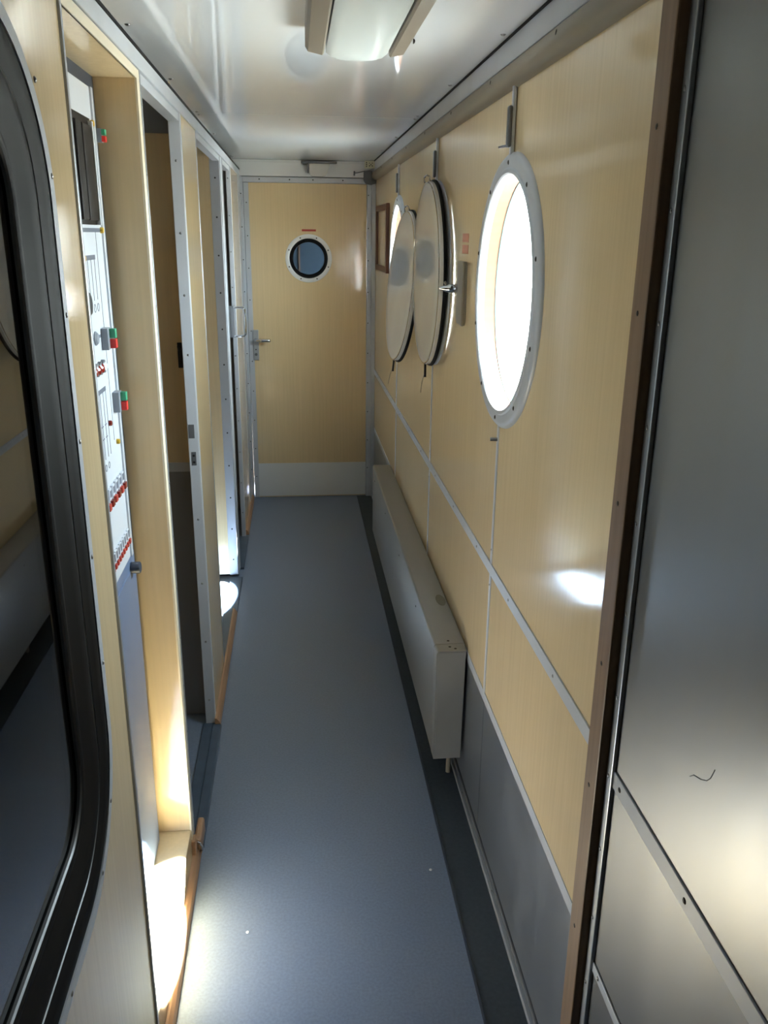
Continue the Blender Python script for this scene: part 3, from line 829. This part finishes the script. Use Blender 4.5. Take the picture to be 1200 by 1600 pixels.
lathe(rg, [(0.1185, -0.004), (0.114, -0.011), (0.104, -0.012), (0.097, -0.007), (0.096, 0.0), (0.096, 0.02), (0.1185, 0.02)], (DC, YE, DZ), 'y', 64)
obj('rubber_seal', rg, 'rubber', door, smooth=True)
g_ = new(); cyl(g_, (DC, YE, DZ), 0.0975, 0.006, 0.010, 'y', 48); obj('pane', g_, 'glass_blue', door)
hpz = obj('handle_plate', box(-0.272, -0.236, YE - 0.010, YE - 0.001, 0.918, 1.108, bevel=0.003), 'alu', door)
h = new(); tube(h, [(-0.255, YE - 0.008, 1.046), (-0.254, YE - 0.040, 1.046), (-0.246, YE - 0.052, 1.046), (-0.225, YE - 0.056, 1.046), (-0.172, YE - 0.056, 1.046), (-0.166, YE - 0.052, 1.046)], 0.0105, 12)
obj('lever', h, 'chrome', hpz, smooth=True)
k = new(); cyl(k, (-0.255, YE - 0.010, 0.955), 0.009, -0.004, 0.0, 'y', 14); obj('lock_cylinder', k, 'alu_dark', hpz)
k = new(); cyl(k, (-0.255, YE - 0.010, 0.985), 0.004, -0.002, 0.0, 'y', 10); obj('keyhole', k, 'black', hpz)
obj('red_label', box(0.048, 0.134, YE - 0.0012, YE + 0.001, 1.699, 1.711), 'red_print', door)

# small lamp on the header
lp = thing('header_lamp', 'small lamp with pale cup shade on the panel above the end door', 'lamp', (0.155, YE - 0.004, 2.05))
obj('bracket', box(0.050, 0.262, YE - 0.070, YE - 0.006, 2.079, 2.0925, bevel=0.003), 'chrome', lp)
cp = new()
pts = [(0.098, 2.079), (0.222, 2.079), (0.206, 2.030), (0.196, 2.016), (0.180, 2.010), (0.120, 2.010), (0.106, 2.016), (0.100, 2.03)]
prism(cp, pts, YE - 0.060, YE - 0.006, 'y')
obj('shade', cp, 'disc', lp)
obj('bracket_arm', box(0.086, 0.093, YE - 0.066, YE - 0.006, 2.028, 2.079), 'alu_dark', lp)
# small symbol plate and cable clip in the corner
sg = thing('symbol_plate', 'small cream plate with dark symbols under the ceiling corner', 'sign', (0.462, YE - 0.1, 2.06))
obj('plate', box(0.424, 0.4985, YE - 0.10, YE - 0.09, 2.056, 2.0975, bevel=0.001), 'cream', sg)
mk = new()
for x0, x1, z0, z1 in ((0.432, 0.438, 2.064, 2.070), (0.432, 0.438, 2.074, 2.080), (0.432, 0.438, 2.084, 2.090), (0.484, 0.490, 2.064, 2.070), (0.484, 0.490, 2.074, 2.080),
                       (0.484, 0.490, 2.084, 2.090), (0.458, 0.464, 2.074, 2.080), (0.450, 0.456, 2.067, 2.073), (0.466, 0.472, 2.067, 2.073), (0.450, 0.455, 2.083, 2.087), (0.467, 0.472, 2.083, 2.087)):
    bx(mk, x0, x1, YE - 0.1008, YE - 0.0998, z0, z1)
obj('printed_symbol', mk, 'brown_box', sg)
clip = thing('cable_clip', 'small metal clip with thin cable on the header near the symbol plate', 'clip', (0.37, YE, 2.03))
obj('clip', box(0.364, 0.374, YE - 0.014, YE - 0.004, 2.020, 2.046, bevel=0.002), 'alu_dark', clip)
c = new(); tube(c, [(0.369, YE - 0.012, 2.034), (0.39, YE - 0.03, 2.036), (0.42, YE - 0.05, 2.042), (0.45, YE - 0.07, 2.046), (0.47, YE - 0.08, 2.05)], 0.0025, 8)
obj('cable', c, 'alu_dark', clip)
co = thing('corner_bracket', 'dull grey bracket where the moulding meets the end wall', 'bracket', (0.46, YE - 0.04, 2.0))
cb_ = new(); prism(cb_, [(0.424, 1.994), (0.436, 1.974), (0.468, 1.968), (0.4985, 1.976), (0.4985, 1.994), (0.4715, 1.996), (0.4715, 2.046), (0.424, 2.046)], YE - 0.06, YE - 0.018, 'y')
obj('bracket', cb_, 'alu_dark', co)

# vestibule beyond the end door
q = tag(obj('wall_vestibule', box(-1.90, 0.51, 6.60, 6.65, 0.0, 2.11), 'room_light'), 'grey vestibule wall seen through the end door window', 'wall', kind='structure')
obj('door_post', box(0.03, 0.042, 6.585, 6.60, 0.0, 2.05), 'wood_strip', q)
ra = new(); tube(ra, [(0.16, 6.5, 1.90), (0.24, 6.46, 1.62)], 0.008, 8)
obj('grab_rail', ra, 'chrome', q)

# wall behind the camera
tag(obj('wall_back', box(-1.95, 0.56, YB - 0.05, YB, 0.0, 2.11), 'alu_paint'), 'plain metal wall behind the viewer', 'wall', kind='structure')
# ground outside the carriage
tag(obj('ground', box(0.62, 60, -40, 50, -1.25, -1.15), 'ground'), 'pale gravel ground outside the portholes', 'ground', kind='structure')
